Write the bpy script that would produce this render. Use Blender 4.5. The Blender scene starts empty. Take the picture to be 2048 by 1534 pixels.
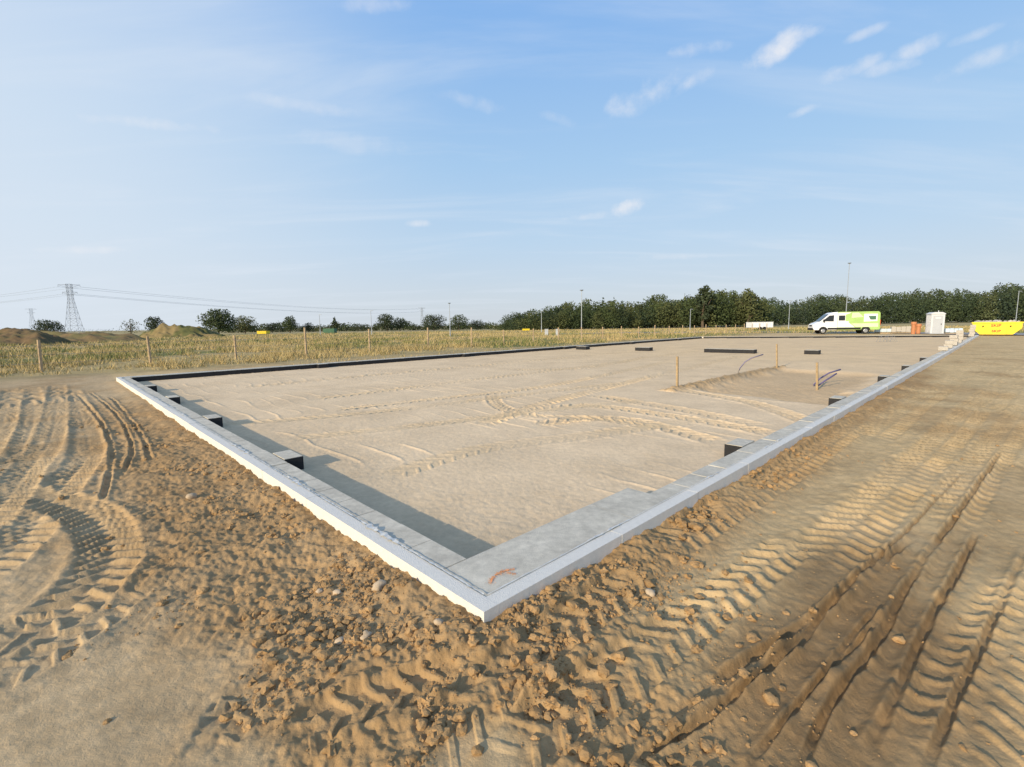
import bpy, bmesh, math, random
import numpy as np
from mathutils import Vector, Matrix, Euler
rng = np.random.default_rng(7); random.seed(7)
SC = bpy.context.scene; COL = SC.collection
# ------------------------------------------------------------------ camera
F = 956.0; HC = 1.5; ROLL = math.atan(0.014); PITCH = math.atan(117/956)
cr, sr, cp, sp = math.cos(ROLL), math.sin(ROLL), math.cos(PITCH), math.sin(PITCH)
def ray(px, py):
    dx, dy = px-1024, py-767
    u = (dx*cr-dy*sr)/F; w = (dx*sr+dy*cr)/F
    return Vector((u, cp-w*sp, -w*cp-sp))
def G(px, py, z=-0.13):
    r = ray(px, py); t = (z-HC)/r.z
    return Vector((r.x*t, r.y*t, z))
def at(px, py, Y):
    r = ray(px, py); t = Y/r.y
    return Vector((r.x*t, Y, HC+r.z*t))
cam = bpy.data.cameras.new('camera'); camo = bpy.data.objects.new('camera', cam); COL.objects.link(camo)
X = Vector((1,0,0)); U = Vector((0,sp,cp)); FW = Vector((0,cp,-sp))
rt = X*cr-U*sr; up = X*sr+U*cr
camo.matrix_world = Matrix(((rt.x,up.x,-FW.x,0),(rt.y,up.y,-FW.y,0),(rt.z,up.z,-FW.z,HC),(0,0,0,1)))
cam.sensor_width = 36; cam.lens = F/2048*36; cam.clip_start = .05; cam.clip_end = 9000
SC.camera = camo
SC.view_settings.view_transform = 'Standard'; SC.view_settings.look = 'None'; SC.view_settings.exposure = 0

# ------------------------------------------------------------------ materials
def nd(nt, t, **k):
    n = nt.nodes.new(t)
    for a, v in k.items(): setattr(n, a, v)
    return n
def mat(name, col, rough=.8, var=.15, scale=4., bump=0., bscale=60., metal=0., attr=None, spec=.3, var2=0., scale2=.4, vor=False):
    m = bpy.data.materials.new(name); m.use_nodes = True; nt = m.node_tree; L = nt.links
    b = nt.nodes['Principled BSDF']; b.inputs['Roughness'].default_value = rough; b.inputs['Metallic'].default_value = metal
    b.inputs['Specular IOR Level'].default_value = spec
    geo = nd(nt, 'ShaderNodeNewGeometry')
    if attr:
        a = nd(nt, 'ShaderNodeAttribute', attribute_name=attr); src = a.outputs['Color']
    else:
        a = nd(nt, 'ShaderNodeRGB'); a.outputs[0].default_value = (*col, 1); src = a.outputs[0]
    def modulate(src, sc, v):
        n = nd(nt, 'ShaderNodeTexNoise'); n.inputs['Scale'].default_value = sc; n.inputs['Detail'].default_value = 6; n.inputs['Roughness'].default_value = .65
        L.new(geo.outputs['Position'], n.inputs['Vector'])
        mr = nd(nt, 'ShaderNodeMapRange'); mr.inputs[1].default_value = .3; mr.inputs[2].default_value = .7
        mr.inputs[3].default_value = 1-v; mr.inputs[4].default_value = 1+v; L.new(n.outputs[0], mr.inputs[0])
        vm = nd(nt, 'ShaderNodeVectorMath', operation='SCALE'); L.new(src, vm.inputs[0]); L.new(mr.outputs[0], vm.inputs['Scale'])
        return vm.outputs[0]
    if var: src = modulate(src, scale, var)
    if var2: src = modulate(src, scale2, var2)
    L.new(src, b.inputs['Base Color'])
    if bump:
        if vor:
            n = nd(nt, 'ShaderNodeTexVoronoi'); n.inputs['Scale'].default_value = bscale; o = n.outputs['Distance']
        else:
            n = nd(nt, 'ShaderNodeTexNoise'); n.inputs['Scale'].default_value = bscale; n.inputs['Detail'].default_value = 8; n.inputs['Roughness'].default_value = .7; o = n.outputs[0]
        L.new(geo.outputs['Position'], n.inputs['Vector'])
        bp = nd(nt, 'ShaderNodeBump'); bp.inputs['Strength'].default_value = bump; bp.inputs['Distance'].default_value = .02
        L.new(o, bp.inputs['Height']); L.new(bp.outputs[0], b.inputs['Normal'])
    return m
M = dict(
 dirt=mat('dirt', (1,1,1), .95, .20, 10, .45, 65, attr='Col', spec=.1, var2=.15, scale2=1.2),
 sand=mat('sand', (1,1,1), .95, .10, 14, .28, 75, attr='Col', spec=.1, var2=.09, scale2=.9),
 field=mat('field', (1,1,1), .95, .2, .8, 0, attr='Col', spec=.1),
 grass=mat('grass', (1,1,1), .8, 0, attr='Col', spec=.1),
 clod=mat('clod', (.39,.242,.112), .95, .32, 6, .5, 90, spec=.1),
 stone=mat('stone', (.50,.38,.25), .85, .25, 18, .3, 60),
 asphalt=mat('asphalt', (.30,.28,.26), .9, .15, 1),
 eps=mat('eps', (.71,.67,.595), .9, .05, 25, .22, 150, vor=True, spec=.1),
 block=mat('block', (.57,.515,.415), .95, .16, 14, .3, 130, var2=.18, scale2=2.5, spec=.1),
 looseblock=mat('loose_block', (.46,.42,.36), .95, .16, 14, .3, 130, spec=.1),
 film=mat('film', (.62,.61,.57), .8, .2, 30, spec=.1),
 bitumen=mat('bitumen', (.018,.018,.02), .6, .3, 10, .3, 50),
 paint=mat('paint', (.95,.40,.16), .9, .15, 60, spec=.1),
 wood=mat('wood', (.37,.265,.145), .85, .25, 12), woodgrey=mat('woodgrey', (.44,.32,.19), .9, .3, 6),
 wire=mat('wire', (.25,.25,.25), .6, 0), galv=mat('galv', (.36,.39,.42), .5, .1, 3, metal=.2), pylon=mat('pylon_steel', (.33,.36,.40), .6, .1, .3),
 cable=mat('cable', (.36,.40,.44), .6, 0),
 conduit=mat('conduit', (.15,.125,.23), .7, .1, 20), conduitgrey=mat('conduit_grey', (.28,.235,.28), .7, .1, 20),
 white=mat('white_paint', (.80,.80,.80), .3, .04, 2, spec=.5), green=mat('green_paint', (.38,.56,.17), .35, .1, .9, spec=.5), greenlight=mat('pale_green_paint', (.62,.74,.46), .35, .1, 1.2),
 glass=mat('dark_glass', (.02,.025,.03), .08, 0, spec=.6), black=mat('black_rubber', (.02,.02,.02), .8, 0), rim=mat('rim', (.35,.36,.37), .4, 0, metal=.5),
 red=mat('red', (.55,.03,.02), .5, 0), lampglass=mat('lamp_glass', (.8,.8,.78), .2, 0),
 yellow=mat('skip_yellow', (.82,.62,.03), .5, .08, 3), toilet=mat('toilet_plastic', (.62,.625,.63), .5, .04, 2), toiletgrey=mat('toilet_grey', (.48,.49,.50), .5, .04, 2),
 terracotta=mat('orange_pipe', (.48,.20,.09), .6, .1, 4), rubble=mat('rubble', (.45,.42,.38), .9, .3, 5), pallet=mat('pallet', (.40,.31,.2), .9, .2, 5),
 wrap=mat('blue_wrap', (.55,.64,.70), .4, .15, 3), darkgreen=mat('dark_green', (.07,.16,.09), .6, .1, 2),
 bark=mat('bark', (.12,.09,.06), .9, .2, 2),
 leaf=mat('leaf', (.060,.080,.028), .7, .45, .35, attr=None), leafdark=mat('leaf_dark', (.042,.056,.025), .7, .45, .3), leafyel=mat('leaf_yellow', (.092,.102,.038), .7, .4, .4),
 forest=mat('forest_leaf', (1,1,1), .75, .35, .12, attr='Col', spec=.1),
)
# ------------------------------------------------------------------ object helpers
def tag(o, label=None, cat=None, group=None, kind=None):
    if label: o['label'] = label
    if cat: o['category'] = cat
    if group: o['group'] = group
    if kind: o['kind'] = kind
    return o
def empty(name, loc, rz=0, label=None, cat=None, group=None):
    o = bpy.data.objects.new(name, None); COL.objects.link(o); o.location = loc; o.rotation_euler = (0,0,rz); o.empty_display_size = .2
    return tag(o, label, cat, group)
class MB:
    def __init__(s): s.v = []; s.f = []
    def add(s, vs, fs):
        n = len(s.v); s.v += [tuple(v) for v in vs]; s.f += [tuple(i+n for i in f) for f in fs]; return s
    def frame(s, O, T, N, s0, s1, o0, o1, z0, z1):
        O = Vector(O); P = []
        for z in (z0, z1):
            for a, b in ((s0,o0),(s1,o0),(s1,o1),(s0,o1)):
                q = O+T*a+N*b; P.append((q.x, q.y, z))
        fs = [(3,2,1,0),(4,5,6,7),(0,1,5,4),(1,2,6,5),(2,3,7,6),(3,0,4,7)]
        if T.cross(N).z < 0: fs = [f[::-1] for f in fs]
        return s.add(P, fs)
    def box(s, c, d, rot=None):
        x, y, z = [k/2 for k in d]; P = [Vector(p) for p in ((-x,-y,-z),(x,-y,-z),(x,y,-z),(-x,y,-z),(-x,-y,z),(x,-y,z),(x,y,z),(-x,y,z))]
        if rot is not None: P = [rot @ p for p in P]
        return s.add([p+Vector(c) for p in P], [(3,2,1,0),(4,5,6,7),(0,1,5,4),(1,2,6,5),(2,3,7,6),(3,0,4,7)])
    def tube(s, pts, r, n=6, cap=True):
        pts = [Vector(p) for p in pts]; rs = r if isinstance(r, (list, tuple)) else [r]*len(pts); V = []; Fs = []
        for i, p in enumerate(pts):
            d = (pts[min(i+1,len(pts)-1)]-pts[max(i-1,0)]).normalized()
            a = d.cross(Vector((0,0,1)) if abs(d.z) < .95 else Vector((1,0,0))).normalized(); b = d.cross(a)
            for k in range(n):
                t = 2*math.pi*k/n; V.append(p+a*(math.cos(t)*rs[i])+b*(math.sin(t)*rs[i]))
        for i in range(len(pts)-1):
            for k in range(n): Fs.append((i*n+k, (i+1)*n+k, (i+1)*n+(k+1)%n, i*n+(k+1)%n))
        if cap: Fs.append(tuple(range(n))); Fs.append(tuple(range(len(pts)*n-1, (len(pts)-1)*n-1, -1)))
        return s.add(V, Fs)
    def prism(s, outline, y0, y1, inset=0):   # outline in (x,z), extruded along y
        n = len(outline); V = [(x,y0,z) for x,z in outline]+[(x,y1,z) for x,z in outline]
        Fs = [tuple(range(n)), tuple(range(2*n-1,n-1,-1))]+[(i, n+i, n+(i+1)%n, (i+1)%n) for i in range(n)]
        return s.add(V, Fs)
    def build(s, name, m, parent=None, world=False, org=None, bevel=0, smooth=False):
        off = Vector((0,0,0))
        if world and parent: off = parent.location.copy()
        if org is not None: off = Vector(org)
        me = bpy.data.meshes.new(name); me.from_pydata([(x-off.x,y-off.y,z-off.z) for x,y,z in s.v], [], s.f)
        bm = bmesh.new(); bm.from_mesh(me); bmesh.ops.recalc_face_normals(bm, faces=bm.faces)
        if bevel: bmesh.ops.bevel(bm, geom=bm.edges[:], offset=bevel, segments=2, affect='EDGES', clamp_overlap=True)
        bm.to_mesh(me); bm.free()
        if smooth: me.polygons.foreach_set('use_smooth', [True]*len(me.polygons))
        me.materials.append(m); o = bpy.data.objects.new(name, me); COL.objects.link(o)
        if parent: o.parent = parent
        if org is not None: o.location = off
        return o
def np_mesh(name, V, Fq, m, col=None, smooth=True, parent=None, loc=None):
    V = np.asarray(V, np.float32); Fq = np.asarray(Fq, np.int32); k = Fq.shape[1]
    me = bpy.data.meshes.new(name); me.vertices.add(len(V)); me.vertices.foreach_set('co', V.ravel())
    me.loops.add(Fq.size); me.loops.foreach_set('vertex_index', Fq.ravel())
    me.polygons.add(len(Fq)); me.polygons.foreach_set('loop_start', np.arange(0, Fq.size, k, dtype=np.int32)); me.polygons.foreach_set('loop_total', np.full(len(Fq), k, np.int32))
    me.polygons.foreach_set('use_smooth', np.full(len(Fq), smooth)); me.update(calc_edges=True)
    if col is not None:
        a = me.color_attributes.new('Col', 'FLOAT_COLOR', 'POINT'); c = np.ones((len(V),4), np.float32); c[:,:3] = col; a.data.foreach_set('color', c.ravel())
    me.materials.append(m); o = bpy.data.objects.new(name, me); COL.objects.link(o)
    if parent: o.parent = parent
    if loc is not None: o.location = loc
    return o
# ------------------------------------------------------------------ noise
def vn(x, y, seed=0):
    xi = np.floor(x); yi = np.floor(y); fx = x-xi; fy = y-yi; fx = fx*fx*(3-2*fx); fy = fy*fy*(3-2*fy)
    xi = xi.astype(np.int64); yi = yi.astype(np.int64)
    def h(a, b):
        k = (a*374761393+b*668265263+seed*982451653) & 0xffffffff
        k = ((k ^ (k >> 13))*1274126177) & 0xffffffff; k = k ^ (k >> 16)
        return k/4294967295.0
    return (h(xi,yi)*(1-fx)+h(xi+1,yi)*fx)*(1-fy)+(h(xi,yi+1)*(1-fx)+h(xi+1,yi+1)*fx)*fy
def fbm(x, y, o=4, seed=0, g=.5):
    s = 0; a = 1; t = 0
    for i in range(o):
        c, d = math.cos(i*1.1+.3), math.sin(i*1.1+.3)
        s = s+a*vn((x*c-y*d)*2**i, (x*d+y*c)*2**i, seed+i*17); t += a; a *= g
    return s/t*2-1
def sst(a, b, x):
    t = np.clip((x-a)/(b-a), 0, 1); return t*t*(3-2*t)
# ------------------------------------------------------------------ layout of the foundation
C = G(968,1225,0); CL = G(232,755,0); CRr = G(1958,670,0); BK = G(1400,673.5,0)
RD = (CRr-C).normalized(); LD = (CL-C).normalized()
ZO, ZS = -.13, -.17
def walls():
    Q = [C, CRr, BK, CL]; out = []
    for i in range(4):
        p, q = Q[i], Q[(i+1)%4]; t = (q-p).normalized(); out.append((p, t, Vector((-t.y, t.x, 0)), (q-p).length))
    return out
W = walls()   # right run, back, far-left, left(reversed)
def sm_path(pts, step=.12):
    P = [pts[0]]+list(pts)+[pts[-1]]; out = []
    for i in range(1, len(P)-2):
        n = max(2, int((P[i+1]-P[i]).length/step)); n = min(n, 60)
        for k in range(n):
            t = k/n; out.append(.5*((2*P[i])+(-P[i-1]+P[i+1])*t+(2*P[i-1]-5*P[i]+4*P[i+1]-P[i+2])*t*t+(-P[i-1]+3*P[i]-3*P[i+1]+P[i+2])*t**3))
    out.append(P[-1]); return np.array([(p.x,p.y) for p in out])
# (pixels, width, depth, lug height, lug length, chevron, colour shift, inside)
TR = [
 ([(1250,1280),(1420,1130),(1600,990),(1800,850)], .35,.004,0,1,0,.03,0),
 ([(1520,1290),(1700,1080),(1900,880),(2040,765)], .50,.006,0,1,0,.03,0),
 ([(1740,1570),(1850,1290),(1990,1040),(2080,930)], .5,.006,0,1,0,-.05,0),
 ([(1330,1570),(1520,1420),(1640,1300),(1740,1180)], .4,.006,0,1,0,-.05,0),
 ([(1560,1570),(1690,1380),(1790,1210),(1900,1060)], .45,.008,0,1,0,-.08,0),
 ([(960,1570),(1120,1450),(1260,1350),(1400,1235),(1490,1165),(1600,1080)], .30,.020,.030,.15,.7,.04,0),
 ([(1630,1150),(1690,1075),(1780,985),(1880,890),(1990,780),(2050,730)], .46,.016,.030,.17,1.0,.02,0),
 ([(1890,1570),(2000,1340),(2090,1170)], .42,.012,.020,.16,.9,.02,0),
 ([(1310,1110),(1500,995),(1700,865),(1850,775),(1960,705)], .36,.016,.026,.16,.9,.04,0),
 ([(1880,1060),(1960,940),(2060,810)], .40,.016,.024,.18,.9,.03,0),
 ([(1740,880),(1850,800),(1960,730),(2020,700)], .5,.018,.026,.2,.9,.02,0),
 ([(1960,830),(2030,760),(2090,720)], .5,.018,.026,.2,.9,.02,0),
 ([(1395,1400),(1560,1290),(1690,1200),(1830,1075)], .06,.028,0,1,0,-.1,0),
 ([(1590,1570),(1680,1390),(1750,1300),(1860,1110),(1930,1010),(2000,900)], .05,.034,0,1,0,-.12,0),
 ([(1710,1570),(1800,1400),(1845,1280),(1895,1190),(1960,1060)], .05,.034,0,1,0,-.12,0),
 ([(1220,1570),(1440,1430),(1590,1300),(1690,1190),(1790,1090)], .05,.028,0,1,0,-.1,0),
 ([(1470,1570),(1600,1420),(1700,1290),(1780,1200)], .035,.022,0,1,0,-.08,0),
 ([(1500,1540),(1660,1350),(1830,1190)], .03,.02,0,1,0,-.08,0),
 ([(1300,1490),(1520,1370),(1640,1260)], .03,.02,0,1,0,-.08,0),
 ([(1850,1570),(1950,1330),(2010,1200),(2060,1090)], .045,.026,0,1,0,-.1,0),
 ([(1650,1250),(1800,1080),(1930,940)], .03,.016,0,1,0,-.08,0),
 ([(-80,1180),(40,1080),(120,980),(175,880),(140,780)], .38,.018,.030,.15,.8,.03,0),
 ([(-80,1300),(60,1262),(170,1190),(222,1110),(190,1040),(110,1003),(0,985),(-90,985)], .38,.018,.034,.14,.8,.03,0),
 ([(-80,1400),(60,1330),(200,1240),(290,1160)], .26,.014,.026,.13,.7,.02,0),
 ([(20,990),(45,900),(68,830),(60,775)], .40,.018,.032,.15,.7,.05,0),
 ([(-50,930),(0,850),(25,780)], .40,.018,.032,.15,.7,.05,0),
 ([(-60,1080),(40,960),(105,860),(115,770)], .36,.016,.028,.15,.7,.02,0),
 ([(205,1010),(222,920),(205,850),(150,785)], .07,.022,0,1,0,.02,0),
 ([(245,950),(262,900),(240,840),(180,785)], .06,.022,0,1,0,.02,0),
 ([(300,930),(275,860),(220,795)], .07,.018,0,1,0,.02,0),
 ([(540,1570),(640,1450),(830,1390),(1010,1330)], .24,.018,.028,.13,.7,.03,0),
 ([(800,1570),(950,1430),(1090,1300),(1200,1220),(1300,1150)], .28,.018,.030,.14,.7,.03,0),
 ([(400,1570),(470,1420),(620,1330)], .22,.014,.022,.12,.6,.0,0),
 ([(1540,855),(1350,817),(1180,790)], .42,.014,.028,.2,.8,.0,1),
 ([(960,852),(1120,800),(1320,750),(1480,712)], .42,.014,.028,.2,.8,.0,1),
 ([(660,822),(900,795),(1120,768),(1340,722)], .42,.012,.024,.2,.8,.0,1),
 ([(1450,888),(1240,838),(1060,850)], .42,.014,.028,.2,.8,.0,1),
 ([(985,788),(995,810),(1060,832),(1200,838),(1330,860)], .34,.012,.022,.2,.8,.0,1),
 ([(1640,852),(1500,805),(1350,778)], .42,.014,.028,.2,.8,.0,1),
 ([(1560,870),(1340,832),(1160,812),(960,842)], .40,.014,.028,.2,.8,.0,1),
 ([(1020,740),(1180,735),(1300,712)], .5,.014,.026,.2,.8,.0,1),
 ([(620,800),(900,765),(1150,735),(1420,698)], .45,.012,.022,.22,.8,.0,1),
 ([(480,775),(800,745),(1100,718),(1350,695)], .45,.012,.022,.22,.8,.0,1),
 ([(420,850),(700,830),(960,800),(1250,765)], .40,.009,.013,.2,.8,.0,1),
 ([(560,880),(860,850),(1100,820),(1300,800)], .36,.008,.010,.2,.8,.0,1),
 ([(760,960),(960,900),(1200,868),(1440,835)], .40,.007,.009,.2,.8,.0,1),
]
TRP = [(sm_path([G(a,b,ZS if t[7] else ZO) for a,b in t[0]]),)+t[1:] for t in TR]
PIT = [G(1372,778,ZS), G(1690,812,ZS), G(1755,748,ZS), G(1556,738,ZS)]
SMOOTH = [(G(150,1460), .6), (G(420,1580), .25), (G(1750,1060), .45), (G(1900,960), .7), (G(960,1530), .2)]
DAMP = [(G(1690,1170), 1.1, .34), (G(1790,1340), .8, .45), (G(1540,1340), .6, .28), (G(1640,1500), .6, .35)]
FENCE_B = (CL-C).length+5.6
def mix(a, b, t): return a+(b-a)*t[:,None]
def terrain(x, y):
    x = np.asarray(x, float); y = np.asarray(y, float); n = len(x); r = np.hypot(x, y)
    da = (x-C.x)*RD.x+(y-C.y)*RD.y; db = (x-C.x)*LD.x+(y-C.y)*LD.y
    ds = [(x-p.x)*N.x+(y-p.y)*N.y for p, t, N, l in W]; din = np.minimum.reduce(ds)
    inside = din > .16
    lowf = fbm(x/2.6, y/2.6, 3, 5); fade = 1-sst(25, 45, r)
    # outside -------------------------------------------------
    left = sst(-.4,.4,db)*(1-sst(-.15,.2,da))
    wob = .5*fbm(x/.9, y/.9, 3, 9)
    clody = np.maximum.reduce([ (1-sst(.7,1.7,-da+wob))*(da < .3)*(db > -.6)*(1-sst(9,14,db)), 1-sst(.6,1.6,np.hypot(x-C.x+.1, y-C.y+.5)+wob), (1-sst(.2,.7,-db+wob*.6))*(db < .3)*(da > -.6)*(1-sst(14,22,da)) ])
    clody = np.clip(clody*(.6+.7*vn(x/.5,y/.5,77)), 0, 1)
    smooth = np.zeros(n)
    for c, R in SMOOTH: smooth = np.maximum(smooth, 1-sst(.45,1.25,np.hypot(x-c.x,y-c.y)/R+.5*wob))
    clody *= 1-smooth
    rough = .24+.76*clody; rough *= 1-.75*smooth
    m = r < 40
    hm = np.zeros(n); hf = np.zeros(n); hx = np.zeros(n)
    xm, ym = x[m], y[m]
    hm[m] = fbm(xm/.55, ym/.55, 3, 21)
    nz = fbm(xm/.11, ym/.11, 3, 33, .6); rid = 1-np.abs(fbm(xm/.16, ym/.16, 3, 41))*2
    hf[m] = nz*.6+rid*.35
    m2 = r < 9
    hx[m2] = fbm(x[m2]/.035, y[m2]/.035, 2, 91, .6)
    ho = ZO+.026*lowf*fade+.024*hm*rough+.036*hf*rough*(1-sst(14,30,r))+.015*hx*np.clip(rough+.08,0,1)
    ho += .045*np.exp(-((np.hypot(x-C.x,y-C.y))/.55)**2)
    ho += .03*clody*(vn(x/.3,y/.3,3)-.3)
    ho += .038*np.exp(-((-din-.1)/.16)**2)*(din < .16)*(1-sst(14,25,r))*(.4+.8*vn(x/.4,y/.4,19))
    far = sst(5,14,r)
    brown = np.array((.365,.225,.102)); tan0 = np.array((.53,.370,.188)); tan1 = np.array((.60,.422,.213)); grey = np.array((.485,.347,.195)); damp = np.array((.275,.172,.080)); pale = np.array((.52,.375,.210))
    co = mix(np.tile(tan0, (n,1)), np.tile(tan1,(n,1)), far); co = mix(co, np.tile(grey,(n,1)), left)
    pn = vn(x/1.3, y/1.3, 88)*.6+vn(x/.35,y/.35,89)*.4
    co = mix(co, np.tile(brown,(n,1)), np.clip(sst(.45,.78,pn)*.55, 0, 1)*(1-sst(20,40,r)*.6))
    co = mix(co, np.tile(brown,(n,1)), clody*.85); co = mix(co, np.tile(pale,(n,1)), smooth*.5*(1-far))
    for c, R, q in DAMP:
        ra = ((x-c.x)*RD.x+(y-c.y)*RD.y)/R; rb = ((x-c.x)*LD.x+(y-c.y)*LD.y)/q
        co = mix(co, np.tile(damp,(n,1)), .8*(1-sst(.5,1.35,np.hypot(ra,rb)+.5*wob)))
    # inside --------------------------------------------------
    hi = np.full(n, ZS); ci = np.tile(np.array((.755,.562,.353)), (n,1))
    q = (da+.22*fbm(db/1.6,da/1.6,3,51)+.03*np.sin(db*3))/.42; fq = q-np.floor(q)
    ridge = np.exp(-((fq-.5)/.06)**2)*sst(.4,.75,vn(x/1.7,y/.9,55))
    hi += .006*hm+.005*hf*(1-sst(10,26,r))*(.3+.9*sst(.4,.7,pn))+.003*hx+.012*ridge*(1-sst(16,30,r))+.014*lowf
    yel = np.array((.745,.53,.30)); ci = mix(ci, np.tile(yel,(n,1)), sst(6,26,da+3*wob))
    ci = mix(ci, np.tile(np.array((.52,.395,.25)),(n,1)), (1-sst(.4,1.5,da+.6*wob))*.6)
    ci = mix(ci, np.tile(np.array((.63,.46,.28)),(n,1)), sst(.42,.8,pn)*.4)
    pd = np.full(n, 9e9); pe_ = []
    for i in range(4):
        p, s = PIT[i], PIT[(i+1)%4]; t = (s-p).normalized(); dd = (x-p.x)*(-t.y)+(y-p.y)*t.x; pd = np.minimum(pd, dd); pe_.append(dd)
    pm = sst(-.22,.40,pd+.7*wob+.2*hm)
    lid = np.exp(-((pe_[3]+.12+.25*wob)/.22)**2)*(pd > -.7)   # dug-out soil heaped along the left edge
    hi += -.10*pm+lid*(.05+.07*hm+.09*hf)+.02*pm*hf
    ci = mix(ci, np.tile(np.array((.58,.40,.22)),(n,1)), pm*.85); ci = mix(ci, np.tile(np.array((.36,.24,.12)),(n,1)), np.clip(lid,0,1)*.85)
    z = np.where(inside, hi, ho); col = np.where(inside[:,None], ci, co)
    # tyre tracks ---------------------------------------------
    for P, w, dep, lug, ll, chev, cs, ins in TRP:
        k = w/2+.12; b = (x > P[:,0].min()-k)&(x < P[:,0].max()+k)&(y > P[:,1].min()-k)&(y < P[:,1].max()+k)&(inside == bool(ins))
        I = np.nonzero(b)[0]
        if not len(I): continue
        px, py = x[I], y[I]; best = np.full(len(I), 9e9); S = np.zeros(len(I)); D = np.zeros(len(I)); s0 = 0
        for i in range(len(P)-1):
            a = P[i]; v = P[i+1]-a; l = math.hypot(*v)
            if l < 1e-6: continue
            tx, ty = v/l; ex = px-a[0]; ey = py-a[1]; t = np.clip(ex*tx+ey*ty, 0, l); dx = ex-t*tx; dy = ey-t*ty; d2 = dx*dx+dy*dy
            u = d2 < best; best = np.where(u, d2, best); S = np.where(u, s0+t, S); D = np.where(u, ex*ty-ey*tx, D); s0 += l
        thin = w < .15
        d = (np.abs(np.sqrt(best)*np.sign(D)+.05*wob[I]) if thin else np.sqrt(best)+.03*wob[I])+.008*hf[I]; hw = w/2; ends = sst(0,.4,S)*(1-sst(s0-.4,s0,S)); mk = (1-sst(hw*(.6 if thin else .88),hw*1.1,d))*ends
        mk *= (.15 if thin else .5)+(.85 if thin else .5)*sst(.2,.5,vn(px/.7,py/.7,int(w*1000)+int(S.max()*10)))
        base = ZS if ins else ZO
        flat = base+(.014 if ins else .026)*lowf[I]+(.003 if ins else .005)*hf[I]+.004*hx[I]
        zz = z[I]*(1-.8*mk)+flat*.8*mk-dep*mk
        zz += (dep*.8+.004)*np.exp(-((d-hw*1.15)/(.02+.07*w))**2)*(.3+.9*vn(px/.09,py/.09,4))*ends
        if lug:
            ph = S/ll+chev*np.abs(D)/hw+.5*(D > 0)+.035*fbm(px/.15,py/.15,2,8); f = ph-np.floor(ph)
            zz += lug*mk*(sst(.08,.15,f)*(1-sst(.34,.42,f)))*(.55+.6*vn(px/.13,py/.13,6))*(1-.8*np.exp(-(D/(hw*.12))**2))
        z[I] = zz
        tc = np.array((.56,.395,.205)) if cs > 0 else damp
        if not ins: col[I] = mix(col[I], np.tile(tc,(len(I),1)), np.clip(mk*abs(cs)*(4 if cs > 0 else 5), 0, .5)*(1-.7*far[I]))
        else: col[I] = mix(col[I], np.tile(np.array((.66,.47,.26)),(len(I),1)), mk*.45)
    # field ---------------------------------------------------
    fw = 1.2*fbm(x/3,y/3,3,61)
    fieldm = (((db > FENCE_B-.6+fw) | (da > 72+2*fw)) | (r > 140)) & (~inside)
    g = .5+.5*fbm(x/8,y/8,4,71)
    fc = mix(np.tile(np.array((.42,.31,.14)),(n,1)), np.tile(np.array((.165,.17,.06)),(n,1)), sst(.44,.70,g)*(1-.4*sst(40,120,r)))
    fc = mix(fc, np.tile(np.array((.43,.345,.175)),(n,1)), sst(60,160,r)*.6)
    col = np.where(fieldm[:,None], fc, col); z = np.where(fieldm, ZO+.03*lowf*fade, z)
    vg = (~fieldm)&(~inside)&(db > FENCE_B-6); t = sst(FENCE_B-5,FENCE_B-1,db+3*(g-.5))*.6*vg
    col = mix(col, np.tile(np.array((.27,.22,.10)),(n,1)), t)
    reg = np.where(inside, 1, np.where(fieldm, 2, 0))
    return z, col, reg
def zg(x, y): return float(terrain(np.array([x]), np.array([y]))[0][0])
# ------------------------------------------------------------------ ground sheet (rings of faces, finer where the site is)
ang = np.concatenate([np.radians(np.arange(-57, 57.01, .10)), np.radians(np.arange(60, 302, 3.0))])
rr = [.15,.4,.6,.8]
while rr[-1] < 15: rr.append(rr[-1]*1.0040)
while rr[-1] < 80: rr.append(rr[-1]*1.010)
while rr[-1] < 6500: rr.append(rr[-1]*1.06)
rr = np.array(rr); na, nr = len(ang), len(rr)
GX = (rr[:,None]*np.sin(ang)[None,:]).ravel(); GY = (rr[:,None]*np.cos(ang)[None,:]).ravel()
GZ, GC, GR = terrain(GX, GY)
i0 = (np.arange(nr-1)[:,None]*na+np.arange(na)[None,:]); j1 = (np.arange(na)+1)%na
i1 = np.arange(nr-1)[:,None]*na+j1[None,:]
FQ = np.stack([i0, i1, i1+na, i0+na], -1).reshape(-1,4)[:, ::-1]
freg = GR[FQ[:,0]]
GV = np.stack([GX,GY,GZ], -1)
for k, (nm, mm) in enumerate((('ground','dirt'),('sand_bed','sand'),('grass_field','field'))):
    fs = FQ[freg == k]; us, inv = np.unique(fs, return_inverse=True)
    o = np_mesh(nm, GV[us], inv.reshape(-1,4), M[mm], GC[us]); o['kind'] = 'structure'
# far road behind the foundation
ra = [G(1120,668), G(1300,665.5), G(1480,664.5), G(1640,664.5), G(1800,666), G(1960,668.5), G(2200,672)]
mb = MB(); V = []
for i, p in enumerate(ra):
    d = (ra[min(i+1,6)]-ra[max(i-1,0)]).normalized(); nrm = Vector((-d.y,d.x,0)); V += [p-nrm*3+Vector((0,0,.05)), p+nrm*5+Vector((0,0,.05))]
mb.add(V, [(2*i,2*i+2,2*i+3,2*i+1) for i in range(6)]).build('road', M['asphalt'])['kind'] = 'structure'

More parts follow.
